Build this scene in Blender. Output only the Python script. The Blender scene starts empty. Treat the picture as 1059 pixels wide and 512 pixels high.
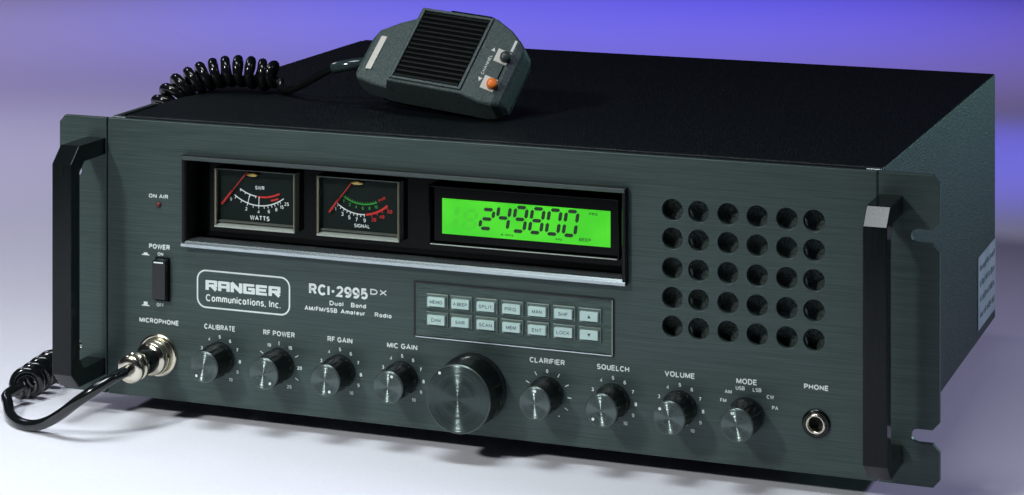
import bpy, bmesh, math, random
from mathutils import Vector, Matrix
random.seed(7)
S = 0.001                      # the builders below work in millimetres
C = bpy.context.scene.collection
R = math.radians
scn = bpy.context.scene

# ------------------------------------------------------------------ camera
cd = bpy.data.cameras.new('camera'); cam = bpy.data.objects.new('camera', cd); C.objects.link(cam)
cd.sensor_width = 36; cd.lens = 85.69; cd.shift_y = -0.5345; cd.clip_start = 0.05; cd.clip_end = 60
cam.location = (0.7043, -1.1598, 0.3753); cam.rotation_euler = (R(90), 0, 0.3633)
scn.camera = cam
# ------------------------------------------------------------------ world and lamps (a studio)
w = bpy.data.worlds.new("World"); scn.world = w; w.use_nodes = True
w.node_tree.nodes['Background'].inputs[0].default_value = (0.42, 0.38, 0.85, 1)
w.node_tree.nodes['Background'].inputs[1].default_value = 0.018
scn.view_settings.view_transform = 'Standard'; scn.view_settings.look = 'None'
scn.view_settings.exposure = 0; scn.view_settings.gamma = 1

def lamp(name, kind, loc, target, power, color, **kw):
    l = bpy.data.lights.new(name, kind); o = bpy.data.objects.new(name, l); C.objects.link(o)
    o.location = loc; l.energy = power; l.color = color
    o.rotation_euler = (Vector(target) - Vector(loc)).to_track_quat('-Z', 'Y').to_euler()
    for k, v in kw.items(): setattr(l, k, v)
    return o
# key: high, in front and to the left
lamp('key_lamp', 'SPOT', (-0.42, -1.30, 1.10), (0.13, 0.01, 0.0), 60, (0.97, 1.0, 0.98),
     spot_size=R(48), spot_blend=1.0, shadow_soft_size=0.09)
# overhead softbox
lamp('overhead_softbox', 'AREA', (0.02, -0.32, 1.05), (0.02, -0.24, 0.0), 1.6, (0.90, 0.97, 1.0),
     shape='RECTANGLE', size=0.75, size_y=0.30, spread=R(55))
# rim lamp low behind to the right, raking the side of the case
lamp('rim_lamp', 'SPOT', (1.20, 1.55, 0.165), (0.453, 0.06, 0.15), 11, (0.50, 1.0, 0.92),
     spot_size=R(20), spot_blend=0.8, shadow_soft_size=0.06)
# blue and violet gelled lamps on the paper behind, then added fills
lamp('blue_lamp', 'SPOT', (-0.30, 2.0, 1.6), (-0.26, 1.75, -0.01), 84, (0.08, 0.08, 1.0),
     spot_size=R(56), spot_blend=1.0, shadow_soft_size=0.15)
lamp('violet_lamp', 'SPOT', (-1.4, 1.0, 1.5), (-0.88, 1.00, -0.01), 60, (0.64, 0.56, 1.0),
     spot_size=R(78), spot_blend=1.0, shadow_soft_size=0.15)
lamp('blue_side_lamp', 'SPOT', (0.75, 1.1, 0.9), (0.37, 0.88, -0.01), 30, (0.13, 0.11, 1.0),
     spot_size=R(30), spot_blend=1.0, shadow_soft_size=0.08)
lamp('violet_side_fill', 'SPOT', (0.9, 1.5, 1.3), (0.30, 1.60, -0.01), 18, (0.62, 0.40, 1.0),  # added weak violet fill for the paper at right
     spot_size=R(50), spot_blend=1.0, shadow_soft_size=0.08)
lamp('violet_near_fill', 'SPOT', (1.25, 0.30, 1.0), (0.60, 0.17, -0.01), 20, (0.68, 0.64, 1.0),  # added lavender fill to brighten the table right of the radio
     spot_size=R(48), spot_blend=1.0, shadow_soft_size=0.12)
lamp('pale_left_fill', 'SPOT', (-1.0, 0.35, 1.2), (-0.36, 0.38, -0.01), 26, (0.82, 0.84, 1.0),  # added pale fill to brighten the table at left
     spot_size=R(54), spot_blend=1.0, shadow_soft_size=0.12)

# ------------------------------------------------------------------ materials
def mat(name, color, rough=0.5, metal=0.0, spec=0.5, **kw):
    m = bpy.data.materials.new(name); m.use_nodes = True
    b = m.node_tree.nodes['Principled BSDF']
    b.inputs['Base Color'].default_value = (*color, 1); b.inputs['Roughness'].default_value = rough
    b.inputs['Metallic'].default_value = metal; b.inputs['Specular IOR Level'].default_value = spec
    for k, v in kw.items(): b.inputs[k.replace('_', ' ')].default_value = v
    return m
def N(m, t, **kw):
    n = m.node_tree.nodes.new(t)
    for k, v in kw.items(): setattr(n, k, v)
    return n
def L(m, a, b): m.node_tree.links.new(a, b)
def noise_detail(m, scale=(1, 1, 1), nscale=500, detail=3, col=None, rough=None, bump=0.0, dist=0.0002):
    """object-space noise driving colour, roughness and bump"""
    b = m.node_tree.nodes['Principled BSDF']
    tc = N(m, 'ShaderNodeTexCoord'); mp = N(m, 'ShaderNodeMapping'); mp.inputs['Scale'].default_value = scale
    nz = N(m, 'ShaderNodeTexNoise'); nz.inputs['Scale'].default_value = nscale; nz.inputs['Detail'].default_value = detail
    L(m, tc.outputs['Object'], mp.inputs[0]); L(m, mp.outputs[0], nz.inputs['Vector'])
    if col:
        r = N(m, 'ShaderNodeValToRGB'); r.color_ramp.elements[0].position = 0.3; r.color_ramp.elements[1].position = 0.7
        r.color_ramp.elements[0].color = (*col[0], 1); r.color_ramp.elements[1].color = (*col[1], 1)
        L(m, nz.outputs['Fac'], r.inputs[0]); L(m, r.outputs[0], b.inputs['Base Color'])
    if rough:
        q = N(m, 'ShaderNodeMapRange'); q.inputs[1].default_value = 0.3; q.inputs[2].default_value = 0.7
        q.inputs[3].default_value = rough[0]; q.inputs[4].default_value = rough[1]
        L(m, nz.outputs['Fac'], q.inputs[0]); L(m, q.outputs[0], b.inputs['Roughness'])
    if bump:
        bp = N(m, 'ShaderNodeBump'); bp.inputs['Strength'].default_value = bump; bp.inputs['Distance'].default_value = dist
        L(m, nz.outputs['Fac'], bp.inputs['Height']); L(m, bp.outputs[0], b.inputs['Normal'])
    return m

M = {}
M['panel'] = noise_detail(mat('brushed_panel', (0.08, 0.11, 0.1), 0.45, 0.3, 0.4), (0.35, 60, 60), 90, 5,
                          ((0.032, 0.050, 0.048), (0.078, 0.113, 0.106)), (0.34, 0.48), 0.08, 0.0001)
M['keyplate'] = noise_detail(mat('brushed_keypad', (0.08, 0.11, 0.1), 0.45, 0.55), (1, 30, 30), 90, 6,
                          ((0.030, 0.054, 0.048), (0.100, 0.145, 0.130)), (0.3, 0.5), 0.12, 0.0001)
M['cover'] = noise_detail(mat('black_crackle_paint', (0.012, 0.015, 0.016), 0.45, 0.0, 0.35), (1, 1, 1), 1300, 3,
                          ((0.0005, 0.0012, 0.0018), (0.026, 0.050, 0.056)), (0.3, 0.6), 1.0, 0.0005)
for n_ in M['cover'].node_tree.nodes:
    if n_.type == 'VALTORGB': n_.color_ramp.elements[0].position = 0.5; n_.color_ramp.elements[1].position = 0.8
M['handle'] = noise_detail(mat('black_handle', (0.01, 0.014, 0.014), 0.3, 0.0, 0.25), (30, 30, 1), 60, 4,
                           ((0.003, 0.005, 0.005), (0.006, 0.009, 0.009)), (0.12, 0.2), 0.0, 0.0001)
M['black'] = mat('black_plastic', (0.003, 0.004, 0.004), 0.16)
M['gloss'] = mat('black_gloss_acrylic', (0.001, 0.0015, 0.0015), 0.10, spec=0.12)
M['matte'] = mat('matte_black', (0.002, 0.002, 0.002), 0.9, spec=0.1)
M['trim'] = noise_detail(mat('polished_aluminium', (0.50, 0.57, 0.59), 0.22, 0.9), (0.4, 30, 30), 40, 2, None, (0.2, 0.26))
M['darktrim'] = mat('dark_trim', (0.10, 0.125, 0.12), 0.3, 0.6)
M['print'] = mat('white_silkscreen', (0.78, 0.85, 0.83), 0.55)
M['red'] = mat('red_print', (0.62, 0.02, 0.015), 0.5)
M['needle'] = mat('red_needle', (0.55, 0.03, 0.025), 0.4)
M['green'] = mat('green_print', (0.03, 0.36, 0.03), 0.5)
M['dial'] = mat('meter_dial', (0.006, 0.013, 0.011), 0.6, spec=0.15)
M['brass'] = mat('brass_pivot', (0.42, 0.30, 0.10), 0.35, 0.9)
M['rim'] = mat('clear_meter_rim', (0.10, 0.115, 0.095), 0.2, 0.0, 0.7)
M['frame'] = mat('window_frame_black', (0.004, 0.005, 0.005), 0.4, 0.0, 0.3)
M['rib'] = mat('grille_rib', (0.006, 0.009, 0.009), 0.3, spec=0.4)
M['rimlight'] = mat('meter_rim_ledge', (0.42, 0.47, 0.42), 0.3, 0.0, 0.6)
M['beige'] = mat('beige_edge_light', (0.26, 0.22, 0.13), 0.35)
M['ink'] = mat('black_ink', (0.010, 0.035, 0.012), 0.5)
M['ghost'] = mat('faint_segment', (0.03, 0.35, 0.02), 0.5, Emission_Color=(0.035, 0.36, 0.006, 1), Emission_Strength=0.95)
M['key'] = mat('white_key', (0.50, 0.68, 0.64), 0.4)
M['keyrim'] = mat('key_surround', (0.17, 0.22, 0.20), 0.3, 0.4)
M['keyink'] = mat('grey_key_ink', (0.06, 0.10, 0.11), 0.5)
M['nickel'] = mat('warm_nickel', (0.72, 0.68, 0.55), 0.18, 1.0)
M['cable'] = mat('cable_rubber', (0.006, 0.008, 0.008), 0.14, 0.0, 0.6)
M['micbody'] = noise_detail(mat('grey_textured_plastic', (0.06, 0.08, 0.08), 0.5, 0, 0.4), (1, 1, 1), 900, 3,
                            ((0.042, 0.062, 0.060), (0.100, 0.138, 0.132)), (0.36, 0.52), 0.35, 0.0004)
M['sleeve'] = mat('clear_grey_sleeve', (0.03, 0.05, 0.055), 0.1, 0.0, 0.9)
M['orange'] = mat('orange_button', (0.95, 0.22, 0.03), 0.35)
M['white'] = mat('off_white_plastic', (0.74, 0.72, 0.66), 0.5)
M['greybtn'] = mat('dark_grey_button', (0.035, 0.05, 0.05), 0.35)
M['led'] = mat('dark_red_lens', (0.12, 0.012, 0.012), 0.25)
M['sticker'] = noise_detail(mat('pale_sticker', (0.4, 0.5, 0.5), 0.6), (1, 1, 1), 60, 2, ((0.40, 0.50, 0.50), (0.52, 0.62, 0.62)))
M['feet'] = mat('rubber_foot', (0.01, 0.01, 0.01), 0.8)
M['spk'] = noise_detail(mat('speaker_cloth', (0.03, 0.05, 0.045), 0.7), (1, 1, 1), 1400, 2,
                        ((0.010, 0.016, 0.014), (0.09, 0.13, 0.12)), None, 0.8, 0.0006)
# spun metal of the knob faces: fine turned grooves tilt the surface towards and away from the knob axis
def spun(name, col, rough, k=1.4):
    m = mat(name, col, rough, 1.0); b = m.node_tree.nodes['Principled BSDF']
    tc = N(m, 'ShaderNodeTexCoord'); flat = N(m, 'ShaderNodeVectorMath', operation='MULTIPLY'); flat.inputs[1].default_value = (1, 1, 0)
    L(m, tc.outputs['Object'], flat.inputs[0])
    ln_ = N(m, 'ShaderNodeVectorMath', operation='LENGTH'); L(m, flat.outputs[0], ln_.inputs[0])
    nr_ = N(m, 'ShaderNodeVectorMath', operation='NORMALIZE'); L(m, flat.outputs[0], nr_.inputs[0])
    wn = N(m, 'ShaderNodeTexWhiteNoise', noise_dimensions='1D')
    q = N(m, 'ShaderNodeMath', operation='MULTIPLY'); q.inputs[1].default_value = 60000.0; L(m, ln_.outputs['Value'], q.inputs[0])
    fl = N(m, 'ShaderNodeMath', operation='FLOOR'); L(m, q.outputs[0], fl.inputs[0]); L(m, fl.outputs[0], wn.inputs['W'])
    c_ = N(m, 'ShaderNodeMapRange'); c_.inputs[3].default_value = -k / 2; c_.inputs[4].default_value = k / 2; L(m, wn.outputs['Value'], c_.inputs[0])
    sc = N(m, 'ShaderNodeVectorMath', operation='SCALE'); L(m, nr_.outputs[0], sc.inputs[0]); L(m, c_.outputs[0], sc.inputs['Scale'])
    vt = N(m, 'ShaderNodeVectorTransform', vector_type='VECTOR', convert_from='OBJECT', convert_to='WORLD'); L(m, sc.outputs[0], vt.inputs[0])
    g_ = N(m, 'ShaderNodeNewGeometry'); ad = N(m, 'ShaderNodeVectorMath', operation='ADD'); L(m, g_.outputs['Normal'], ad.inputs[0]); L(m, vt.outputs[0], ad.inputs[1])
    no = N(m, 'ShaderNodeVectorMath', operation='NORMALIZE'); L(m, ad.outputs[0], no.inputs[0]); L(m, no.outputs[0], b.inputs['Normal'])
    return m
M['spun'] = spun('spun_black_metal', (0.115, 0.145, 0.138), 0.19)
M['spunwide'] = spun('spun_black_metal_coarse', (0.062, 0.082, 0.078), 0.20)
# display: lit from behind
def lcd():
    m = bpy.data.materials.new('lit_green_display'); m.use_nodes = True
    b = m.node_tree.nodes['Principled BSDF']; b.inputs['Base Color'].default_value = (0.02, 0.2, 0.01, 1)
    b.inputs['Roughness'].default_value = 0.3
    tc = N(m, 'ShaderNodeTexCoord'); nz = N(m, 'ShaderNodeTexNoise'); nz.inputs['Scale'].default_value = 45
    nz.inputs['Detail'].default_value = 1
    L(m, tc.outputs['Object'], nz.inputs['Vector'])
    r = N(m, 'ShaderNodeValToRGB'); r.color_ramp.elements[0].color = (0.050, 0.74, 0.006, 1); r.color_ramp.elements[1].color = (0.105, 0.96, 0.015, 1)
    r.color_ramp.elements[0].position = 0.3; r.color_ramp.elements[1].position = 0.7
    L(m, nz.outputs['Fac'], r.inputs[0]); L(m, r.outputs[0], b.inputs['Emission Color']); b.inputs['Emission Strength'].default_value = 0.66
    return m
M['lcd'] = lcd()
M['paper'] = noise_detail(mat('white_backdrop_paper', (0.8, 0.8, 0.84), 0.75, 0, 0.3), (1, 1, 1), 900, 3,
                          ((0.76, 0.76, 0.82), (0.80, 0.80, 0.86)), None, 0.03, 0.0003)

# ------------------------------------------------------------------ mesh helpers
def AR(cx, cy, rx, ry, a0, a1, n=9): return [(cx + rx * math.cos(R(a0 + (a1 - a0) * k / n)), cy + ry * math.sin(R(a0 + (a1 - a0) * k / n))) for k in range(n + 1)]
O_ = lambda cx, cy, rx, ry: AR(cx, cy, rx, ry, 90, 450, 20)
GLYPH = {
 'A': (.76, [[(0, 0), (.38, 1), (.76, 0)], [(.14, .33), (.62, .33)]]),
 'B': (.62, [[(0, .5), (0, 1), (.36, 1)] + AR(.36, .75, .22, .25, 90, -90) + [(0, .5)], [(0, .5), (.38, .5)] + AR(.38, .25, .24, .25, 90, -90) + [(0, 0), (0, .5)]]),
 'C': (.68, [AR(.36, .5, .36, .5, 42, 318, 14)]),
 'D': (.66, [[(0, .5), (0, 1), (.28, 1)] + AR(.28, .5, .38, .5, 90, -90, 12) + [(0, 0), (0, .5)]]),
 'E': (.56, [[(.56, 1), (0, 1), (0, 0), (.56, 0)], [(0, .52), (.5, .52)]]),
 'F': (.52, [[(.52, 1), (0, 1), (0, 0)], [(0, .52), (.46, .52)]]),
 'G': (.72, [AR(.37, .5, .37, .5, 42, 330, 14) + [(.72, .46), (.42, .46)]]),
 'H': (.66, [[(0, 0), (0, 1)], [(.66, 0), (.66, 1)], [(0, .52), (.66, .52)]]),
 'I': (.0, [[(0, 0), (0, 1)]]),
 'K': (.64, [[(0, 0), (0, 1)], [(.6, 1), (0, .38)], [(.2, .58), (.64, 0)]]),
 'L': (.5, [[(0, 1), (0, 0), (.5, 0)]]),
 'M': (.78, [[(0, 0), (0, 1)], [(.0, 1), (.39, .1), (.78, 1)], [(.78, 1), (.78, 0)]]),
 'N': (.66, [[(0, 0), (0, 1)], [(0, 1), (.66, 0)], [(.66, 0), (.66, 1)]]),
 'O': (.76, [O_(.38, .5, .38, .5)]),
 'P': (.58, [[(0, 0), (0, 1), (.34, 1)] + AR(.34, .74, .24, .26, 90, -90) + [(0, .48)]]),
 'Q': (.76, [O_(.38, .5, .38, .5), [(.5, .25), (.74, 0)]]),
 'R': (.62, [[(0, 0), (0, 1), (.36, 1)] + AR(.36, .75, .23, .25, 90, -90) + [(0, .5)], [(.36, .5), (.6, 0)]]),
 'S': (.6, [AR(.3, .745, .27, .255, 25, 250, 9) + AR(.3, .255, .3, .255, 70, -155, 9)]),
 'T': (.62, [[(0, 1), (.62, 1)], [(.31, 1), (.31, 0)]]),
 'U': (.64, [[(0, 1), (0, .34)] + AR(.32, .34, .32, .34, 180, 360) + [(.64, 1)]]),
 'V': (.68, [[(0, 1), (.34, 0), (.68, 1)]]),
 'W': (1.0, [[(0, 1), (.25, 0), (.5, 1), (.75, 0), (1.0, 1)]]),
 'X': (.66, [[(0, 1), (.66, 0)], [(.66, 1), (0, 0)]]),
 'Z': (.6, [[(0, 1), (.6, 1), (0, 0), (.6, 0)]]),
 '0': (.52, [O_(.26, .5, .26, .5)]), '1': (.22, [[(0, .74), (.2, .98), (.2, 0)]]),
 '2': (.52, [AR(.26, .72, .26, .28, 165, -40, 10) + [(0, 0), (.54, 0)]]),
 '3': (.52, [AR(.25, .75, .23, .25, 150, -90, 9), AR(.25, .26, .27, .26, 90, -150, 10)]),
 '4': (.56, [[(.4, 0), (.4, 1), (0, .28), (.56, .28)]]),
 '5': (.52, [[(.48, 1), (.08, 1), (.03, .52)] + AR(.25, .32, .28, .32, 120, -145, 10)]),
 '6': (.52, [AR(.3, .62, .3, .38, 50, 180, 8) + [(0, .31)] + AR(.27, .31, .27, .31, 180, 520, 16)]),
 '7': (.5, [[(0, 1), (.5, 1), (.16, 0)]]),
 '8': (.52, [O_(.26, .76, .22, .24), O_(.26, .26, .27, .26)]),
 '9': (.52, [AR(.22, .38, .3, .38, 230, 360, 8) + [(.52, .69)] + AR(.25, .69, .27, .31, 0, 340, 16)]),
 'a': (.44, [O_(.21, .34, .21, .34), [(.44, .7), (.44, 0)]]), 'c': (.42, [AR(.23, .34, .23, .35, 45, 315, 12)]),
 'd': (.44, [O_(.21, .34, .21, .34), [(.44, 1), (.44, 0)]]), 'e': (.46, [[(.02, .36), (.45, .36)] + AR(.23, .34, .23, .35, 5, 310, 14)]),
 'i': (.0, [[(0, 0), (0, .7)], [(0, .86), (0, 1.0)]]), 'k': (.42, [[(0, 0), (0, 1)], [(.4, .68), (0, .3)], [(.14, .42), (.42, 0)]]),
 'l': (.0, [[(0, 0), (0, 1)]]), 'm': (.72, [[(0, 0), (0, .7)], [(0, .4)] + AR(.18, .48, .18, .22, 160, 0) + [(.36, 0)], [(.36, .4)] + AR(.54, .48, .18, .22, 160, 0) + [(.72, 0)]]),
 'n': (.42, [[(0, 0), (0, .7)], [(0, .4)] + AR(.21, .46, .21, .24, 160, 0) + [(.42, 0)]]), 'o': (.46, [O_(.23, .345, .23, .345)]),
 'r': (.24, [[(0, 0), (0, .7)], [(0, .4)] + AR(.2, .46, .2, .24, 160, 75)]), 's': (.38, [AR(.19, .52, .17, .18, 25, 250, 8) + AR(.19, .18, .19, .18, 70, -155, 8)]),
 't': (.22, [[(.1, .92), (.1, 0)], [(-.02, .68), (.24, .68)]]), 'u': (.42, [[(0, .7), (0, .24)] + AR(.21, .24, .21, .24, 180, 345) , [(.42, .7), (.42, 0)]]),
 'z': (.36, [[(0, .68), (.36, .68), (0, 0), (.36, 0)]]),
 '.': (.0, [[(0, -.06), (0, .07)]]), ',': (.02, [[(.03, .08), (-.03, -.14)]]), '-': (.26, [[(0, .45), (.26, .45)]]), '/': (.3, [[(0, 0), (.3, 1)]]),
 '+': (.5, [[(0, .5), (.5, .5)], [(.25, .25), (.25, .75)]]),
}
class MB:
    lift = 0
    def __init__(s): s.v = []; s.f = []; s.m = []; s.sm = []; s.mats = []
    def mi(s, m):
        if m not in s.mats: s.mats.append(m)
        return s.mats.index(m)
    def add(s, vs, fs, m, smooth=False, X=None):
        o = len(s.v)
        s.v += [tuple(X @ Vector(p)) if X else tuple(p) for p in vs]
        k = s.mi(m)
        for f in fs: s.f.append([i + o for i in f]); s.m.append(k); s.sm.append(smooth)
        return s
    def box(s, x0, x1, y0, y1, z0, z1, m, X=None):
        v = [(x, y, z) for x in (x0, x1) for y in (y0, y1) for z in (z0, z1)]
        return s.add(v, [(0, 1, 3, 2), (4, 6, 7, 5), (0, 4, 5, 1), (2, 3, 7, 6), (0, 2, 6, 4), (1, 5, 7, 3)], m, X=X)
    def prism(s, poly, a0, a1, axis, m, X=None, taper=None):
        """poly of 2-D points swept along axis ('x','y','z') from a0 to a1"""
        n = len(poly)
        def P(p, a):
            return {'x': (a, p[0], p[1]), 'y': (p[0], a, p[1]), 'z': (p[0], p[1], a)}[axis]
        p2 = poly if not taper else [(taper[0] + (x - taper[0]) * taper[2], taper[1] + (y - taper[1]) * taper[2]) for x, y in poly]
        v = [P(p, a0) for p in poly] + [P(p, a1) for p in p2]
        f = [tuple(range(n)), tuple(range(2 * n - 1, n - 1, -1))] + [(i, (i + 1) % n, n + (i + 1) % n, n + i) for i in range(n)]
        return s.add(v, f, m, X=X)
    def lathe(s, prof, c, m, seg=48, X=None, smooth=True, closed=True):
        """profile of (radius, depth) around the axis -Y through c = (x, z); or X matrix"""
        v = []
        for r, d in prof:
            for k in range(seg):
                a = 2 * math.pi * k / seg
                v.append((c[0] + r * math.cos(a), d, c[1] + r * math.sin(a)))
        f = []
        for i in range(len(prof) - 1):
            for k in range(seg):
                a, b = i * seg + k, i * seg + (k + 1) % seg
                f.append((a, b, b + seg, a + seg))
        if closed:
            f.append(tuple(range(seg))); f.append(tuple(range((len(prof) - 1) * seg, len(prof) * seg))[::-1])
        return s.add(v, f, m, smooth, X)
    def tube(s, pts, r, m, seg=14, caps=True):
        pts = [Vector(p) for p in pts]; n = len(pts)
        rr = r if isinstance(r, (list, tuple)) else [r] * n
        T = [(pts[min(i + 1, n - 1)] - pts[max(i - 1, 0)]).normalized() for i in range(n)]
        a = Vector((0, 0, 1)) if abs(T[0].z) < 0.9 else Vector((1, 0, 0))
        u = (a - T[0] * a.dot(T[0])).normalized(); v = []
        for i in range(n):
            u = (u - T[i] * u.dot(T[i])).normalized(); b = T[i].cross(u)
            for k in range(seg):
                t = 2 * math.pi * k / seg
                v.append(pts[i] + (u * math.cos(t) + b * math.sin(t)) * rr[i])
        f = [(i * seg + k, i * seg + (k + 1) % seg, (i + 1) * seg + (k + 1) % seg, (i + 1) * seg + k) for i in range(n - 1) for k in range(seg)]
        if caps: f += [tuple(range(seg))[::-1], tuple(range((n - 1) * seg, n * seg))]
        return s.add(v, f, m, True)
    def stroke(s, pts, wd, y, m, closed=False):
        """flat painted line in a plane y = const (points are x, z)"""
        P = [Vector(p) for p in pts]; n = len(P); v = []
        for i in range(n):
            a = P[(i - 1) % n] if (closed or i) else P[i]; b = P[(i + 1) % n] if (closed or i < n - 1) else P[i]
            d0 = (P[i] - a); d1 = (b - P[i])
            if d0.length < 1e-6: d0 = d1
            if d1.length < 1e-6: d1 = d0
            d0 = d0.normalized(); d1 = d1.normalized(); t = (d0 + d1).normalized()
            nn = Vector((-t.y, t.x)); k = wd / 2 / max(0.5, nn.dot(Vector((-d0.y, d0.x))))
            v += [(P[i].x + nn.x * k, y, P[i].y + nn.y * k), (P[i].x - nn.x * k, y, P[i].y - nn.y * k)]
        f = [(2 * i, 2 * i + 1, (2 * ((i + 1) % n)) + 1, 2 * ((i + 1) % n)) for i in range(n if closed else n - 1)]
        return s.add(v, f, m)
    def text(s, body, x, z, h, y, m, wd=None, bold=0.02, align='c', X=None, rot=0):
        """sans-serif lettering drawn as flat strokes in a plane y = const, cap height h, optional width wd, centred at x,z"""
        wt = 0.145 + bold * 1.9; pos = 0; items = []
        for ch in body:
            if ch == ' ': pos += 0.42; continue
            gw, sts = GLYPH[ch]; items.append((pos, gw, sts)); pos += gw + wt + 0.13
        tot = pos - 0.13; sc = h * (1 - wt); sxx = (wd / tot) if wd else h * 0.9
        for px, gw, sts in items:
            for st in sts:
                pts = []
                for (gx, gz) in st:
                    p = (x + (px + wt / 2 + gx - tot / 2) * sxx, z - h / 2 + wt * h / 2 + gz * sc)
                    if rot:
                        ca, sa = math.cos(rot), math.sin(rot); p = (x + (p[0] - x) * ca - (p[1] - z) * sa, z + (p[0] - x) * sa + (p[1] - z) * ca)
                    pts.append(p)
                cl = len(pts) > 3 and math.dist(pts[0], pts[-1]) < 1e-4
                if cl: pts = pts[:-1]
                s.lift = (s.lift + 1) % 12; k0 = len(s.v)
                s.stroke(pts, wt * h, y - 0.003 * s.lift, m, closed=cl)
                if X is not None:
                    for k in range(k0, len(s.v)): s.v[k] = tuple(X @ Vector(s.v[k]))
        return s
    def build(s, name, parent=None, bevel=0, seg=2, loc=None, X=None, label=None, angle=30):
        me = bpy.data.meshes.new(name)
        me.from_pydata([tuple(c * S for c in v) for v in s.v], [], s.f)
        for m in s.mats: me.materials.append(M[m])
        me.polygons.foreach_set('material_index', s.m); me.polygons.foreach_set('use_smooth', s.sm); me.update()
        bm = bmesh.new(); bm.from_mesh(me)
        solid = all(len(e.link_faces) == 2 for e in bm.edges)
        if solid: bmesh.ops.recalc_face_normals(bm, faces=bm.faces)
        bm.to_mesh(me); bm.free()
        o = bpy.data.objects.new(name, me); C.objects.link(o)
        if parent: o.parent = parent
        if bevel:
            b = o.modifiers.new('bevel', 'BEVEL'); b.width = bevel * S; b.segments = seg; b.limit_method = 'ANGLE'
            b.angle_limit = R(angle); b.harden_normals = False
            for p in me.polygons: p.use_smooth = True
            wn = o.modifiers.new('wn', 'WEIGHTED_NORMAL'); wn.keep_sharp = False
        if X is not None: o.matrix_local = X
        if loc: o.location = loc
        if label: o['label'] = label
        return o
def part_curve(name, outlines, y0, y1, m, parent, bevel=0.25, label=None):
    """plate with holes: outlines (x,z) in mm, first one outside, extruded from y0 (front) to y1"""
    cu = bpy.data.curves.new(name, 'CURVE'); cu.dimensions = '2D'; cu.fill_mode = 'BOTH'
    cu.extrude = (y1 - y0) / 2 * S - bevel * S; cu.bevel_depth = bevel * S; cu.bevel_resolution = 1; cu.offset = -bevel * S
    for pl in outlines:
        sp = cu.splines.new('POLY'); sp.points.add(len(pl) - 1); sp.use_cyclic_u = True
        for i, p in enumerate(pl): sp.points[i].co = (p[0] * S, p[1] * S, 0, 1)
    o = bpy.data.objects.new('t', cu); C.objects.link(o)
    dg = bpy.context.evaluated_depsgraph_get(); me = bpy.data.meshes.new_from_object(o.evaluated_get(dg))
    bpy.data.objects.remove(o)
    yc = (y0 + y1) / 2 * S
    for v in me.vertices: v.co = Vector((v.co.x, yc - v.co.z, v.co.y))
    me.materials.clear(); me.materials.append(M[m]); me.name = name
    for p in me.polygons: p.use_smooth = False
    q = bpy.data.objects.new(name, me); C.objects.link(q); q.parent = parent
    if label: q['label'] = label
    return q
def circ(cx, cz, r, n=40): return [(cx + r * math.cos(2 * math.pi * k / n), cz + r * math.sin(2 * math.pi * k / n)) for k in range(n)]
def rect(x0, x1, z0, z1): return [(x0, z0), (x1, z0), (x1, z1), (x0, z1)]
def rrect(x0, x1, z0, z1, r, n=8):
    o = []
    for cx, cz, a in ((x1 - r, z1 - r, 0), (x0 + r, z1 - r, 90), (x0 + r, z0 + r, 180), (x1 - r, z0 + r, 270)):
        o += [(cx + r * math.cos(R(a + 90 * k / n)), cz + r * math.sin(R(a + 90 * k / n))) for k in range(n + 1)]
    return o
def empty(name, label, cat, loc=(0, 0, 0)):
    o = bpy.data.objects.new(name, None); C.objects.link(o); o.location = loc; o['label'] = label; o['category'] = cat
    o.empty_display_size = 0.02
    return o
def catmull(P, n=12):
    P = [Vector(p) for p in P]; out = []
    for i in range(len(P) - 1):
        a = P[max(i - 1, 0)]; b = P[i]; c = P[i + 1]; d = P[min(i + 2, len(P) - 1)]
        for k in range(n):
            t = k / n
            out.append(0.5 * ((2 * b) + (c - a) * t + (2 * a - 5 * b + 4 * c - d) * t * t + (3 * b - a - 3 * c + d) * t ** 3))
    out.append(P[-1]); return out
def circle3(a, b, c):
    ax, ay = a; bx, by = b; cx, cy = c
    d = 2 * (ax * (by - cy) + bx * (cy - ay) + cx * (ay - by))
    ux = ((ax**2 + ay**2) * (by - cy) + (bx**2 + by**2) * (cy - ay) + (cx**2 + cy**2) * (ay - by)) / d
    uy = ((ax**2 + ay**2) * (cx - bx) + (bx**2 + by**2) * (ax - cx) + (cx**2 + cy**2) * (bx - ax)) / d
    return ux, uy, math.hypot(ax - ux, ay - uy)

# ------------------------------------------------------------------ setting
TZ = -9.5
mb = MB()
prof = [(-2200, 0)] + [(y, 0) for y in (-1000, 0, 600, 1400, 2600)] + \
       [(2600 + 900 * math.sin(R(a)), 900 - 900 * math.cos(R(a))) for a in range(6, 19, 6)]
vs = [(x, y, TZ + z) for y, z in prof for x in (-3600, -1000, 400, 3000)]
fs = [(i * 4 + k, i * 4 + k + 1, i * 4 + k + 5, i * 4 + k + 4) for i in range(len(prof) - 1) for k in range(3)]
mb.add(vs, fs, 'paper', True)
o = mb.build('backdrop'); o['kind'] = 'structure'; o['label'] = 'white studio paper sweep under and behind the radio, lit violet at the back'

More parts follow.
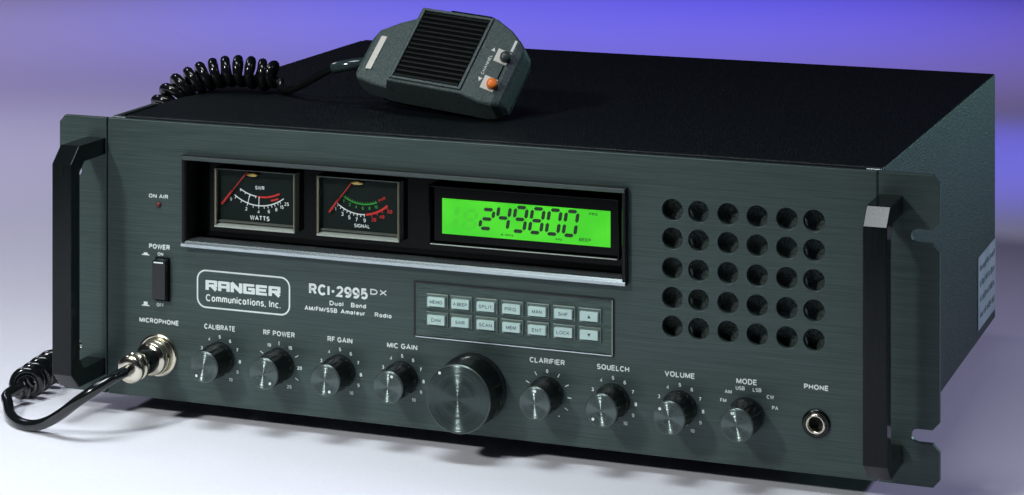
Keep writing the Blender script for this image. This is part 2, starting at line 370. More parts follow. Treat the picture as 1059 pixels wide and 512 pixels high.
# ------------------------------------------------------------------ the radio
radio = empty('radio_transceiver', 'black rack mount radio transceiver with lit green display, two meters and a row of knobs', 'radio', (0, 0, TZ * S))
def P(o):                      # parts are built in panel coordinates; the root stands on the table
    o.location.z += -TZ * S
    return o
H = 149.0; D = 327.0
KX = [(98.3, 'CALIBRATE'), (133.3, 'RF POWER'), (168.6, 'RF GAIN'), (203.9, 'MIC GAIN'), (283.6, 'CLARIFIER'), (318.6, 'SQUELCH'), (353.4, 'VOLUME'), (387.6, 'MODE')]
KZ = 24.6
HX = (349.6, 363.1, 378.1, 392.9, 407.8, 421.3); HZ = (122.9, 108.7, 94.0, 79.3, 65.1)
holes = [circ(x, z, 5.35, 36) for x in HX for z in HZ]
panel = P(part_curve('front_panel', [rect(30.4, 452.0, 0, H), rect(79.5, 324.5, 86.5, 130.5)] + holes +
               [circ(61.4, 23.6, 7.5), circ(422.4, 24.8, 4.6)], -3.2, 0, 'panel', radio))
# speaker plate seen through the holes, and what closes the window behind
b = MB().box(340.5, 430.5, 4.6, 6.0, 56, 132, 'spk'); b.build('speaker_cloth', panel)
b = MB().box(50, 73, 1.5, 6, 12, 36, 'matte'); b.build('socket_backing', panel)

# --- silk-screened lettering and marks on the panel (each group its own mesh)
YP = -3.2 - 0.06
def legend(fn, label=None, name='panel_legend'):
    b = MB(); fn(b); return b.build(name, panel, label=label)
def tri(b, x, z, s, up, y, m='print'):
    d = 1 if up else -1
    b.add([(x - s, y, z - d * s), (x + s, y, z - d * s), (x, y, z + d * s)], [(0, 1, 2)], m)
def scale_nums(b, x, items, r=12.0, h=1.9):
    for a, t in items: b.text(t, x + r * math.sin(R(a)), KZ + r * math.cos(R(a)), h, YP, 'print', bold=0.035)
nums = [(-64, '3'), (-31, '4'), (0, '5'), (31, '6'), (60, '7'), (90, '8'), (118, '9'), (147, '10')]
for x, t in KX:
    def f(b, x=x, t=t):
        wid = {'CALIBRATE': 20, 'RF POWER': 20, 'RF GAIN': 15.5, 'MIC GAIN': 18.5, 'CLARIFIER': 20.5, 'SQUELCH': 18.5, 'VOLUME': 17, 'MODE': 11.5}[t] * 0.92
        b.text(t, x, 41.6, 2.8, YP, 'print', wd=wid, bold=0.03)
        if t in ('CALIBRATE', 'RF GAIN', 'MIC GAIN', 'SQUELCH', 'VOLUME'): scale_nums(b, x, nums)
        elif t == 'RF POWER':
            scale_nums(b, x, [(-29, '10'), (33, '15'), (90, '20'), (150, '25')])
            for a in (-58, 0, 60, 120):
                s_, c_ = math.sin(R(a)), math.cos(R(a))
                b.stroke([(x + 10.9 * s_, KZ + 10.9 * c_), (x + 13 * s_, KZ + 13 * c_)], 0.45, YP, 'print')
        elif t == 'CLARIFIER':
            scale_nums(b, x, [(0, '0'), (148, '+')])
            for a in (-62, -31, 31, 62, 92, 121):
                s_, c_ = math.sin(R(a)), math.cos(R(a))
                b.stroke([(x + 10.9 * s_, KZ + 10.9 * c_), (x + 13 * s_, KZ + 13 * c_)], 0.45, YP, 'print')
        else:
            for dx, dz, tt in ((-11.9, 6.7, 'FM'), (-9.4, 11.2, 'AM'), (-3.3, 13.5, 'USB'), (5.2, 13.4, 'LSB'), (11.9, 10.6, 'CW'), (14.3, 5.5, 'PA')):
                b.text(tt, x + dx, KZ + dz, 1.9, YP, 'print', bold=0.02)
    legend(f, 'white scale lettering marked ' + t, 'knob_legend')
legend(lambda b: b.text('MICROPHONE', 61.8, 41.6, 2.7, YP, 'print', wd=24, bold=0.045), 'white lettering MICROPHONE')
legend(lambda b: b.text('PHONE', 422.4, 42.3, 2.6, YP, 'print', wd=12.2, bold=0.045), 'white lettering PHONE')
legend(lambda b: b.text('ON AIR', 61.4, 108.8, 2.2, YP, 'print', wd=11.8, bold=0.03), 'white lettering ON AIR')
for z, body in ((77.5, 'ON'), (50.2, 'OFF')):
    def f(b, z=z, body=body):
        if body == 'ON': b.text('POWER', 62.0, 81.7, 2.7, YP, 'print', wd=12.6, bold=0.045)
        b.text(body, 62.6, z + 0.3, 1.9, YP, 'print', bold=0.03)
        hh = 0.9 if z > 60 else 1.7
        b.add([(51.3, YP, z - 1), (55.9, YP, z - 1), (55.9, YP, z - .4), (51.3, YP, z - .4)], [(0, 1, 2, 3)], 'print')
        b.add([(52.4, YP, z - .4), (54.8, YP, z - .4), (54.8, YP, z - .4 + hh), (52.4, YP, z - .4 + hh)], [(0, 1, 2, 3)], 'print')
    legend(f, 'white lettering POWER and ON' if body == 'ON' else 'white lettering OFF')
# maker's badge
def f(b):
    b.stroke(rrect(85.0, 139.4, 51.7, 71.3, 5.0, 8), 0.85, YP, 'print', closed=True)
    # wide block capitals drawn from strokes
    x0, z0, w_, h_, t_ = 89.8, 60.9, 7.0, 5.4, 2.0
    G = {'R': [[(0, 0), (0, 1), (1, 1), (1, .45), (.25, .45)], [(.55, .45), (1, 0)]],
         'A': [[(0, 0), (0, 1), (1, 1), (1, 0)], [(0, .42), (1, .42)]],
         'N': [[(0, 0), (0, 1)], [(0, 1), (1, 0)], [(1, 0), (1, 1)]],
         'G': [[(1, 1), (0, 1), (0, 0), (1, 0), (1, .5), (.5, .5)]],
         'E': [[(1, 1), (0, 1), (0, 0), (1, 0)], [(0, .5), (.9, .5)]]}
    k = 0
    for i, ch in enumerate('RANGER'):
        for st in G[ch]:
            hor = [(x0 + i * 7.48 + t_ / 2 + px * (w_ - t_), z0 + 0.7 + pz * (h_ - 1.4)) for px, pz in st]
            for j in range(len(hor) - 1):
                a, c_ = hor[j], hor[j + 1]; tt = 1.4 if abs(a[1] - c_[1]) < 0.01 else t_
                dx, dz = c_[0] - a[0], c_[1] - a[1]; l = math.hypot(dx, dz); e = 0.55
                k += 1
                b.stroke([(a[0] - dx / l * e, a[1] - dz / l * e), (c_[0] + dx / l * e, c_[1] + dz / l * e)], tt, YP - 0.004 * k, 'print')
    b.text('Communications, Inc.', 112.1, 56.9, 3.9, YP, 'print', wd=44.2, bold=0.012)
legend(f, 'white outlined badge reading RANGER Communications, Inc.', 'maker_badge')
def f(b):
    b.text('RCI-2995', 167.6, 66.8, 5.8, YP, 'print', wd=33.6, bold=0.04)
    b.text('DX', 190.6, 68.3, 3.0, YP, 'print', wd=9.8, bold=0.03)
    b.text('Dual', 166.6, 60.4, 2.4, YP, 'print', wd=8.0, bold=0.035)
    b.text('Band', 179.2, 60.4, 2.4, YP, 'print', wd=8.6, bold=0.035)
    b.text('AM/FM/SSB', 157.6, 56.6, 2.4, YP, 'print', wd=18.8, bold=0.035)
    b.text('Amateur', 176.0, 56.6, 2.4, YP, 'print', wd=14, bold=0.035)
    b.text('Radio', 193.2, 56.6, 2.4, YP, 'print', wd=9.6, bold=0.035)
legend(f, 'white lettering RCI-2995 DX Dual Band AM/FM/SSB Amateur Radio', 'model_lettering')

# --- rack ears
def ear(side):
    if side > 0:
        x1 = 482.3; out = [(452.9, 0), (479.2, 0), (x1, 3.6)]
        for zc in (24.0, 119.4):
            out += [(x1, zc - 7.0), (x1 - 3.4, zc - 3.3), (x1 - 10.4, zc - 3.3)]
            out += [(x1 - 10.4 - 3.3 * math.cos(R(a)), zc + 3.3 * math.sin(R(a))) for a in range(-60, 61, 20)]
            out += [(x1 - 10.4, zc + 3.3), (x1 - 3.4, zc + 3.3), (x1, zc + 7.0)]
        out += [(x1, H - 3.6), (x1 - 3.2, H), (452.9, H)]
    else:
        x0 = 0.3; out = [(29.4, 0), (29.4, H), (3.5, H), (x0, H - 3.6)]
        for zc in (119.4, 24.0):
            out += [(x0, zc + 7.0), (x0 + 3.4, zc + 3.3), (x0 + 10.4, zc + 3.3)]
            out += [(x0 + 10.4 + 3.3 * math.cos(R(a)), zc + 3.3 * math.sin(R(a))) for a in range(60, -61, -20)]
            out += [(x0 + 10.4, zc - 3.3), (x0 + 3.4, zc - 3.3), (x0, zc - 7.0)]
        out += [(x0, 3.6), (3.5, 0)]
    e = P(part_curve('rack_ear', [out], -3.2, 0, 'panel', radio, label='right rack ear with open screw slots' if side > 0 else 'left rack ear behind the handle'))
    # rear flange of the ear and its top tab
    xs = (446, 452) if side > 0 else (30.8, 36)
    return e
ear(-1); ear(1)
def handle(x0, x1, label):
    zt, zb, th, dp, c = 138.2, 9.8, 9.0, -39.0, 8.5
    o_ = [(-3.3, zt), (dp + c, zt), (dp, zt - c), (dp, zb + c), (dp + c, zb), (-3.3, zb)]
    ct = c - 3.5
    i_ = [(-3.3, zb + th), (dp + th + ct, zb + th), (dp + th, zb + th + ct), (dp + th, zt - th - ct), (dp + th + ct, zt - th), (-3.3, zt - th)]
    poly = o_ + i_
    n = len(poly); v = [(x, y, z) for x in (x0, x1) for y, z in poly]
    m = 6; f = []
    for i in range(m - 1):
        a, b_, c_, d_ = i, i + 1, n - 2 - i, n - 1 - i
        f += [(a, b_, c_, d_), (n + d_, n + c_, n + b_, n + a)]
    f += [(i, n + i, n + i + 1, i + 1) for i in range(n - 1)] + [(n - 1, 2 * n - 1, n, 0)]
    h = P(MB().add(v, f, 'handle').build('carry_handle', radio, bevel=0.45, label=label))
    b = MB()
    return h
handle(17.4, 29.0, 'left black bar handle'); handle(453.1, 464.7, 'right black bar handle')

# --- cabinet
cab = P(MB().box(34.2, 452.8, 9.6, D, 0.6, H - 0.4, 'cover').build('cabinet', radio, bevel=1.0))
b = MB(); b.box(30.8, 451.6, 0.15, 3.9, 2, H - 1.2, 'matte')
# keep the window and the holes open: the inner frame is built as four bars
b = MB()
for x0, x1, z0, z1 in ((30.8, 78, 0.5, H - 1.0), (326.5, 340, 0.5, H - 1.0), (431, 452.6, 0.5, H - 1.0), (78, 326.5, 133, H - 1.0), (340, 431, 133, H - 1.0), (78, 326.5, 0.5, 83.5), (340, 431, 0.5, 55)):
    b.box(x0, x1, 0.12, 9.4, z0, z1, 'cover')
P(b.build('inner_frame', radio))
P(MB().box(30.9, 33.9, 1.6, 44, H - 1.2, H + 0.6, 'darktrim').box(30.9, 33.9, 1.6, D, 2, H - 1.3, 'cover').build('side_rail', radio, bevel=0.3))
P(MB().box(446, 453.2, 0.3, 3.8, H - 1.5, H + 0.4, 'trim').build('corner_tab', radio, bevel=0.3))
P(MB().box(31, 39, 0.3, 3.8, H - 1.5, H + 0.4, 'trim').build('corner_tab', radio, bevel=0.3))
for x in (70, 415):
    for y in (110, 290):
        P(MB().lathe([(11, 0), (11, 7), (9, 10.1)], (0, 0), 'feet', 32, X=Matrix.Translation((x, y, TZ)) @ Matrix.Rotation(R(90), 4, 'X')).build('rubber_foot', radio))
# rating label at the rear of the right side
st = MB(); pl = [(266.5, 7), (325.5, 7), (325.5, 49.5), (268.5, 49.5), (266.5, 47)]
st.prism(pl, 452.9, 453.25, 'x', 'sticker')
XR = Matrix(((0, -1, 0, 453.3), (1, 0, 0, 0), (0, 0, 1, 0), (0, 0, 0, 1)))
for z in (42, 33, 24, 14.5):           # print too small and oblique to read: broken dark marks
    y_ = 272.0
    while y_ < 320:
        l_ = random.uniform(2.2, 4.5)
        st.box(453.26, 453.30, y_, y_ + l_, z - random.uniform(1.2, 2.2), z + random.uniform(1.0, 2.2), 'keyink'); y_ += l_ + random.uniform(0.8, 2.6)
st.build('rating_label', cab)

# --- window frame (four mitred bars), backing, top lip and lower bevel coloured as lit
def frame_bars(x0, x1, z0, z1, sec, m):
    """sec: list of (inset, y)"""
    b = MB(); n = len(sec)
    v = []
    for cx, cz, sx_, sz_ in ((x0, z0, 1, 1), (x1, z0, -1, 1), (x1, z1, -1, -1), (x0, z1, 1, -1)):
        v += [(cx + sx_ * i, y, cz + sz_ * i) for i, y in sec]
    f = []
    for k in range(4):
        a = k * n; c_ = ((k + 1) % 4) * n
        f += [(a + i, a + (i + 1) % n, c_ + (i + 1) % n, c_ + i) for i in range(n)]
    return b.add(v, f, m)
fr = P(frame_bars(77.3, 326.6, 84.0, 132.4, [(0, -3.25), (0, -6.6), (0.5, -7.2), (1.7, -7.2), (2.5, -6.0), (2.7, 5.0), (2.2, 5.0), (2.1, -3.2)], 'frame').build('window_frame', radio, bevel=0.15))
P(MB().prism([(-7.25, 130.1), (-7.5, 130.3), (-7.5, 132.1), (-7.25, 132.3)], 78.0, 325.9, 'x', 'darktrim').build('lit_top_lip', radio))  # frame's lit top, put in as a lighter lip
P(MB().prism([(-7.2, 83.7), (-7.5, 84.0), (-7.5, 85.4), (-6.3, 86.9), (4.9, 86.95), (4.9, 86.72), (-6.2, 86.6), (-7.21, 85.2)], 77.2, 326.3, 'x', 'trim').build('lit_lower_bevel', radio))  # overhead light on the frame's lower bevel, put in as bright metal
P(MB().box(79.6, 324.4, 7.4, 8.6, 86, 131, 'gloss').build('window_backing', radio))

# --- meters
def meter(x0, x1, z0, z1, kind):
    YD = 5.2
    rt = P(MB().box(x0 + 0.6, x1 - 0.6, YD, 7.3, z0 + 0.6, z1 - 0.6, 'dial').build('meter', radio,
           label='left meter marked SWR and WATTS' if kind == 0 else 'right meter marked SIGNAL'))
    b = frame_bars(x0, x1, z0, z1, [(0, 7.2), (0, 1.8), (0.2, 1.6), (0.5, 1.8), (0.7, 5.1), (0.4, 7.2)], 'rim')
    b.prism([(1.7, z0 + 0.1), (1.3, z0 + 0.15), (1.3, z0 + 0.75), (5.0, z0 + 1.9), (5.0, z0 + 1.7)], x0 + 0.4, x1 - 0.4, 'x', 'rimlight')  # edge-lit glow of the clear rim, put into the pale ledge colour
    b.prism([(3.6, z0 + 2.6), (3.6, z0 + 2.9), (4.9, z0 + 3.6), (4.9, z0 + 3.4)], x0 + 1.0, x1 - 1.0, 'x', 'rim')
    b.box(x0 + 0.55, x0 + 1.15, 1.9, 2.2, z0 + 1, z1 - 0.6, 'beige')  # light in the clear rim's side edges, painted as beige lines
    b.box(x1 - 1.1, x1 - 0.75, 1.9, 2.2, z0 + 1, z1 - 0.6, 'beige')
    b.build('meter_rim', rt)
    d = MB(); Y = YD - 0.08
    def arc(a, m_, c_, t0, t1, wd, mm, dy=0.0):
        cx, cz, r = circle3(a, m_, c_)
        A = math.atan2(a[1] - cz, a[0] - cx); B = math.atan2(c_[1] - cz, c_[0] - cx)
        d.stroke([(cx + r * math.cos(A + (B - A) * t), cz + r * math.sin(A + (B - A) * t)) for t in [t0 + (t1 - t0) * k / 20 for k in range(21)]], wd, Y - dy, mm)
        def at(t, dr): return (cx + (r + dr) * math.cos(A + (B - A) * t), cz + (r + dr) * math.sin(A + (B - A) * t))
        return at
    if kind == 0:
        at = arc((102.6, 111.2), (120.0, 106.3), (131.9, 110.9), 0, 1, 0.6, 'print')
        for t in (0.05, 0.17, 0.29, 0.40, 0.50, 0.60, 0.67, 0.74, 0.80, 0.86, 0.91): d.stroke([at(t, 0.2), at(t, 1.5)], 0.4, Y - .02, 'print')
        for t, s_ in ((0.0, '0'), (0.29, '2'), (0.50, '4'), (0.67, '6'), (0.80, '8'), (0.90, '15'), (0.995, '25')):
            p = at(t, 3.2); d.text(s_, p[0], p[1], 1.9, Y, 'print', bold=0.02)
        a2 = arc((106.1, 114.5), (117.0, 110.9), (130.0, 113.6), 0, 0.42, 0.6, 'print')
        for t in (0.03, 0.15, 0.27, 0.40): d.stroke([a2(t, -0.2), a2(t, -1.4 + 2.4)], 0.45, Y - .02, 'print')
        d.stroke([(112.0, 112.2), (110.6, 106.6)], 0.45, Y - .03, 'print'); d.stroke([(117.4, 110.9), (117.2, 105.2)], 0.45, Y - .03, 'print')
        arc((106.1, 114.5), (117.0, 110.9), (130.0, 113.6), 0.45, 0.98, 0.9, 'red')
        arc((107.1, 112.6), (118.0, 109.0), (131.0, 111.7), 0.72, 0.90, 0.9, 'red')
        d.text('SWR', 117.8, 115.7, 2.0, Y, 'print', bold=0.02); d.text('WATTS', 117.8, 99.6, 2.5, Y, 'print', bold=0.03)
        piv = (111.4, 124.4); tip = (96.0, 106.0)
    else:
        at = arc((163.2, 110.9), (178.1, 106.0), (192.0, 111.7), 0, 0.54, 0.6, 'print')
        for k in range(9): d.stroke([at(0.03 + k * 0.0625, 0.1), at(0.03 + k * 0.0625, 1.3)], 0.45, Y - .02, 'print')
        for t, s_ in ((0.03, '1'), (0.16, '3'), (0.28, '5'), (0.40, '7'), (0.53, '9')):
            p = at(t, 3.0); d.text(s_, p[0], p[1], 2.1, Y, 'print', bold=0.02)
        at = arc((163.2, 110.9), (178.1, 106.0), (192.0, 111.7), 0.56, 1.0, 1.1, 'red')
        for t in (0.66, 0.76, 0.86, 0.96): d.stroke([at(t, 0.1), at(t, 1.6)], 0.4, Y - .02, 'red')
        for t, s_ in ((0.68, '20'), (0.82, '40'), (0.97, '60')):
            p = at(t, 3.2); d.text(s_, p[0], p[1], 1.9, Y, 'red', bold=0.02)
        a2 = arc((166.9, 114.8), (176.5, 111.4), (186.0, 112.9), 0, 1.0, 0.6, 'green')
        for k in range(13): d.stroke([a2(0.04 + k * 0.077, -0.1), a2(0.04 + k * 0.077, -1.1)], 0.35, Y - .02, 'green')
        for k, s_ in enumerate(('1', '2', '4', '6', '8', '10')):
            p = a2(0.06 + k * 0.175, 2.0); d.text(s_, p[0], p[1], 1.7, Y, 'green', bold=0.015)
        d.text('PWR', 188.9, 114.7, 1.5, Y, 'red', bold=0.02, rot=0.5)
        d.text('SIGNAL', 177.4, 100.0, 2.0, Y, 'print', bold=0.02)
        piv = (172.6, 123.2); tip = (159.2, 106.3)
    d.build('scale_marks', rt)
    n_ = MB(); dx, dz = tip[0] - piv[0], tip[1] - piv[1]
    k1 = (piv[0] + dx * 0.6, piv[1] + dz * 0.6)
    n_.tube([(piv[0], 3.6, piv[1]), (k1[0], 3.6, k1[1])], 0.28, 'needle', 8)
    n_.tube([(k1[0], 3.55, k1[1]), (tip[0], 3.55, tip[1])], 0.62, 'needle', 8)
    n_.build('needle', rt)
    MB().lathe([(3.6, 4.9), (3.6, 3.0), (2.8, 2.4)], (piv[0] + 2.8, z1 - 2.6), 'brass', 24, X=Matrix.Translation((0, 0, (z1 - 2.6) * 0.72)) @ Matrix.Diagonal((1, 1, 0.28, 1))).build('pivot_cap', rt)
meter(92.3, 140.2, 93.8, 125.3, 0)
meter(152.6, 200.2, 93.8, 125.3, 1)

# --- display
dsp = P(MB().box(217.2, 320.6, 3.2, 7.3, 94.6, 125.4, 'gloss').build('display', radio, bevel=0.3))
frame_bars(217.2, 320.6, 94.6, 125.4, [(0, 3.1), (0, 0.4), (0.6, 0.2), (1.0, 0.5), (1.1, 3.1)], 'gloss').build('display_bezel', dsp, bevel=0.1)
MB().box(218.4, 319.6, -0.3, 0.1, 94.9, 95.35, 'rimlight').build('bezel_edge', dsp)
MB().box(223.8, 315.2, 2.75, 3.15, 100.2, 118.4, 'lcd').build('lcd_screen', dsp, label='lit green screen')
d = MB(); YL = 2.70
SEG = {'a': ((0, 2), (1, 2)), 'b': ((1, 2), (1, 1)), 'c': ((1, 1), (1, 0)), 'd': ((0, 0), (1, 0)), 'e': ((0, 1), (0, 0)), 'f': ((0, 2), (0, 1)), 'g': ((0, 1), (1, 1))}
DG = {'2': 'abged', '4': 'fgbc', '9': 'abcdfg', '8': 'abcdefg', '0': 'abcdef', '1': 'bc', '6': 'acdefg'}
def digit(ch, x, z, wd, h, m, t=1.85):
    sl = 0.16
    for s_ in DG[ch]:
        (ax, az), (bx, bz) = SEG[s_]
        p = Vector((x + ax * wd, z + az * h / 2)); q = Vector((x + bx * wd, z + bz * h / 2)); dd = (q - p).normalized()
        p += dd * 0.55; q -= dd * 0.55
        sh = lambda v: (v.x + (v.y - z) * sl, v.y)
        n_ = Vector((-dd.y, dd.x)) * t / 2
        pts = [p, p + dd * t * .45 + n_, q - dd * t * .45 + n_, q, q - dd * t * .45 - n_, p + dd * t * .45 - n_]
        d.add([(sh(v)[0], YL, sh(v)[1]) for v in pts], [tuple(range(6))], m)
digit('2', 244.6, 104.6, 6.4, 9.8, 'ink'); 
for i, ch in enumerate('49800'): digit(ch, 253.4 + i * 9.15, 104.6, 6.2, 12.2, 'ink')
d.text('PRG', 306.2, 116.3, 1.4, YL, 'ink', wd=4.4, bold=0.02); d.text('BEEP', 301.8, 103.0, 1.6, YL, 'ink', wd=6.4)
d.text('A MHz', 259.6, 102.2, 1.3, YL, 'ink', wd=7.0, bold=0.02); d.text('kHz', 287.8, 102.2, 1.3, YL, 'ink', wd=3.4, bold=0.02)
digit('1', 224.6, 103.2, 6.0, 12.2, 'ghost', 2.6); digit('8', 235.6, 103.6, 6.0, 9.6, 'ghost', 1.6)
d.build('display_digits', dsp, label='dark digits reading 249800')

# --- keypad
kp = P(MB().box(211.2, 318.6, -3.75, -3.25, 48.0, 75.6, 'keyplate').build('keypad', radio))
b = frame_bars(210.7, 319.1, 47.6, 76.0, [(0, -3.25), (0, -4.3), (0.75, -4.3), (0.75, -3.7)], 'black')
b.box(212, 318.4, -4.6, -4.33, 47.6, 48.1, 'trim')
b.box(318.45, 318.75, -4.6, -4.33, 48.2, 75.6, 'rimlight'); b.build('keypad_border', kp)
XK = (224.1, 237.4, 251.3, 265.3, 279.2, 293.2, 306.9)
R1 = ('MEMO', 'A.BEEP', 'SPLIT', 'PRG.', 'MAN', 'SHF', '^'); R2 = ('DIM', 'SWR', 'SCAN', 'MEM', 'ENT', 'LOCK', 'v')
for z, row in ((66.8, R1), (57.5, R2)):
    for x, t in zip(XK, row):
        rim = frame_bars(x - 6.0, x + 6.0, z - 3.7, z + 3.9, [(0, -3.8), (0, -4.5), (0.4, -4.8), (0.8, -4.5), (0.8, -3.8)], 'keyrim')
        rim.box(x - 5.1, x + 5.1, -4.3, -3.8, z - 2.9, z + 3.1, 'keyrim')
        rim.box(x - 4.9, x + 4.6, -6.2, -4.35, z - 2.35, z + 2.25, 'key')
        if t in '^v':
            tri(rim, x, z, 0.85, t == '^', -6.24, 'ink')
        else: rim.text(t, x - 0.1, z, 1.75, -6.24, 'keyink', wd=min(7.6, 1.75 * len(t)), bold=0.012)
        rim.build('key', kp, bevel=0.12, label={'^': 'white key with an up arrow', 'v': 'white key with a down arrow'}.get(t, 'white key marked ' + t))

# --- knobs
def knob(name, x, z, r, ln, point, label, rb=None, face='spun'):
    """axis along local Z, set against the panel"""
    X = Matrix.Translation((x * S, -3.25 * S, z * S + -TZ * S)) @ Matrix.Rotation(R(90), 4, 'X')
    seg = 96; b = MB(); rb = rb or r * 1.07
    def ring(rad, zz, flute=0.0):
        out = []
        for k in range(seg):
            a = 2 * math.pi * k / seg
            fl = flute * math.cos(a * 16)
            out.append(((rad + fl) * math.cos(a), (rad + fl) * math.sin(a), zz))
        return out
    rings = [ring(rb * 0.97, 0), ring(rb, 0.5), ring(rb, ln * 0.30), ring(rb * 0.985, ln * 0.32, 0.06), ring(r, ln * 0.93, 0.06), ring(r, ln * 0.94), ring(r, ln - 0.7), ring(r - 0.45, ln - 0.05)]
    v = sum(rings, []); f = [(i * seg + k, i * seg + (k + 1) % seg, (i + 1) * seg + (k + 1) % seg, (i + 1) * seg + k) for i in range(len(rings) - 1) for k in range(seg)]
    f += [tuple(range(seg))[::-1], tuple(range(7 * seg, 8 * seg))]
    b.add(v, f, 'black', False)
    o = b.build(name, radio, X=X, label=label)
    for p in o.data.polygons: p.use_smooth = abs(p.normal.z) < 0.5
    # spun face disc with a bright turned edge
    fc = MB(); s2 = 72
    rr = [(r - 0.55, ln - 0.0), (r - 0.75, ln + 0.12), (r * 0.72, ln + 0.13), (r * 0.4, ln + 0.13), (0.25, ln + 0.13)]
    v = [(q * math.cos(2 * math.pi * k / s2), q * math.sin(2 * math.pi * k / s2), zz) for q, zz in rr for k in range(s2)]
    f = [(i * s2 + k, i * s2 + (k + 1) % s2, (i + 1) * s2 + (k + 1) % s2, (i + 1) * s2 + k) for i in range(len(rr) - 1) for k in range(s2)] + [tuple(range(4 * s2, 5 * s2))]
    fc.add(v, f, face); fc.build('knob_face', o)
    ed = MB(); v = [(q * math.cos(2 * math.pi * k / s2), q * math.sin(2 * math.pi * k / s2), zz) for q, zz in ((r + 0.04, ln - 0.75), (r - 0.42, ln - 0.02), (r - 0.6, ln + 0.02)) for k in range(s2)]
    f = [(i * s2 + k, i * s2 + (k + 1) % s2, (i + 1) * s2 + (k + 1) % s2, (i + 1) * s2 + k) for i in range(2) for k in range(s2)]
    ed.add(v, f, 'darktrim', True); ed.build('face_rim', o)
    a = R(point); q = r * 0.74 if r < 12 else r * 0.90; pr_ = 0.75
    MB().add([(q * math.sin(a) + pr_ * math.cos(t), q * math.cos(a) + pr_ * math.sin(t), ln + 0.17) for t in [2 * math.pi * k / 16 for k in range(16)]], [tuple(range(16))], 'print').build('pointer_dot', o)
    return o
pts = {'CALIBRATE': -140, 'RF POWER': 140, 'RF GAIN': 155, 'MIC GAIN': 22, 'CLARIFIER': 3, 'SQUELCH': -137, 'VOLUME': -47, 'MODE': -22}
for x, t in KX: knob('control_knob', x, KZ + 0.6, 8.3, 18.6, pts[t], 'small black knob below the word ' + t)
knob('tuning_knob', 243.9, 24.2, 17.5, 22.5, -38, 'large black tuning knob below the keypad', rb=17.9, face='spunwide')

# --- power switch, LED, sockets
sw = P(MB().box(59.6, 68.6, -4.0, -3.25, 52.8, 76.2, 'matte').build('power_switch', radio, bevel=0.3))
MB().prism([(-4.05, 53.4), (-8.2, 54.6), (-8.2, 74.8), (-4.05, 75.9)], 60.2, 68.0, 'x', 'black').build('switch_button', sw, bevel=0.4)
MB().box(61.2, 66.9, -8.32, -8.2, 74.0, 74.7, 'print').build('switch_mark', sw)
P(MB().lathe([(1.5, -3.25), (1.5, -4.0), (1.0, -4.7), (0.3, -5.0)], (61.7, 104.3), 'led', 20).build('indicator_lamp', radio))
jk = P(MB().lathe([(6.9, -3.25), (6.9, -4.2), (5.6, -4.6), (5.3, -4.5), (5.2, -3.2)], (422.4, 24.8), 'black', 40, closed=False).build('phone_jack', radio))
MB().lathe([(5.2, -3.3), (5.1, -4.9), (4.4, -5.6), (3.7, -5.4), (3.4, -3.6), (3.3, 6)], (422.4, 24.8), 'nickel', 40, closed=False).build('jack_bushing', jk)
MB().box(421.2, 424.6, 0.5, 1.2, 22.6, 23.6, 'brass').build('contact_spring', jk)
mj = P(MB().lathe([(11.6, -3.25), (11.6, -4.6), (10.6, -5.4), (9.4, -5.4), (9.2, -3.25)], (61.4, 23.6), 'nickel', 48, closed=False).build('microphone_socket', radio))
MB().lathe([(9.2, -3.3), (9.2, -8.6), (8.4, -9.2), (7.8, -9.2)], (61.4, 23.6), 'nickel', 48, closed=False).build('socket_barrel', mj)

# ------------------------------------------------------------------ the microphone with its cord
MX = Matrix(((0.986, 0.153, -0.059, 170.9), (-0.148, 0.677, -0.721, 79.3), (-0.07, 0.72, 0.69, 147.9 + 0.6), (0, 0, 0, 1)))
mic = empty('microphone', 'grey handheld microphone with ribbed grille and black coiled cord, lying on top of the radio', 'microphone', (0.19, 0.10, 0.149))
def Q(o): o.location -= Vector((0.19, 0.10, 0.149)); return o
# body: lofted rounded sections along its length
def section(u, v0, v1, wb, wt, ct, cb):
    """16-point loop; ct / cb = corner rounding at the top / bottom"""
    p = []
    for cx, cz, r, a in ((v1 - ct, wt - ct, ct, 0), (v0 + ct, wt - ct, ct, 90), (v0 + cb, wb + cb, cb, 180), (v1 - cb, wb + cb, cb, 270)):
        for k in range(5):
            t = R(a + 22.5 * k); p.append((u, cx + r * math.cos(t), cz + r * math.sin(t)))
    return p
def loft(secs, m):
    b = MB(); n = len(secs[0]); v = sum(secs, [])
    f = [(i * n + k, i * n + (k + 1) % n, (i + 1) * n + (k + 1) % n, (i + 1) * n + k) for i in range(len(secs) - 1) for k in range(n)]
    f += [tuple(range(n)), tuple(range((len(secs) - 1) * n, len(secs) * n))]
    return b.add(v, f, m)
front = loft([section(-29.5, 7, 30, 9, 17.0, 2.0, 1), section(-28.5, 5.5, 32, 8.5, 19.5, 2.0, 1), section(-25.5, 2.5, 36, 8.5, 21.5, 2.0, 1),
              section(-15, 0.2, 42.5, 8.5, 22.0, 1.8, 1), section(-4.6, -1.2, 47.2, 8.5, 22.4, 1.6, 1), section(-4.0, -1.3, 47.4, 8.5, 22.8, 1.6, 1),
              section(-0.6, -1.4, 48.4, 8.5, 30.0, 1.3, 1), section(0.3, -1.4, 48.6, 8.5, 30.6, 1.3, 1), section(46.0, -1.8, 48.9, 8.5, 30.6, 1.3, 1), section(47.4, -2.0, 48.8, 8.5, 30.0, 1.5, 1),
              section(56, -2.2, 46.0, 8.5, 25.67, 1.8, 1), section(61.8, -0.8, 42.0, 8.5, 22.75, 2.2, 1), section(64.6, 1.6, 39.5, 8.5, 19.8, 2.6, 1), section(66.0, 4.5, 36, 8.5, 15, 2.6, 1)], 'micbody')
mb_ = Q(front.build('microphone_body', mic, X=None, bevel=1.1, seg=3, angle=18)); mb_.data.transform(Matrix.Scale(S, 4) @ MX @ Matrix.Scale(1 / S, 4))
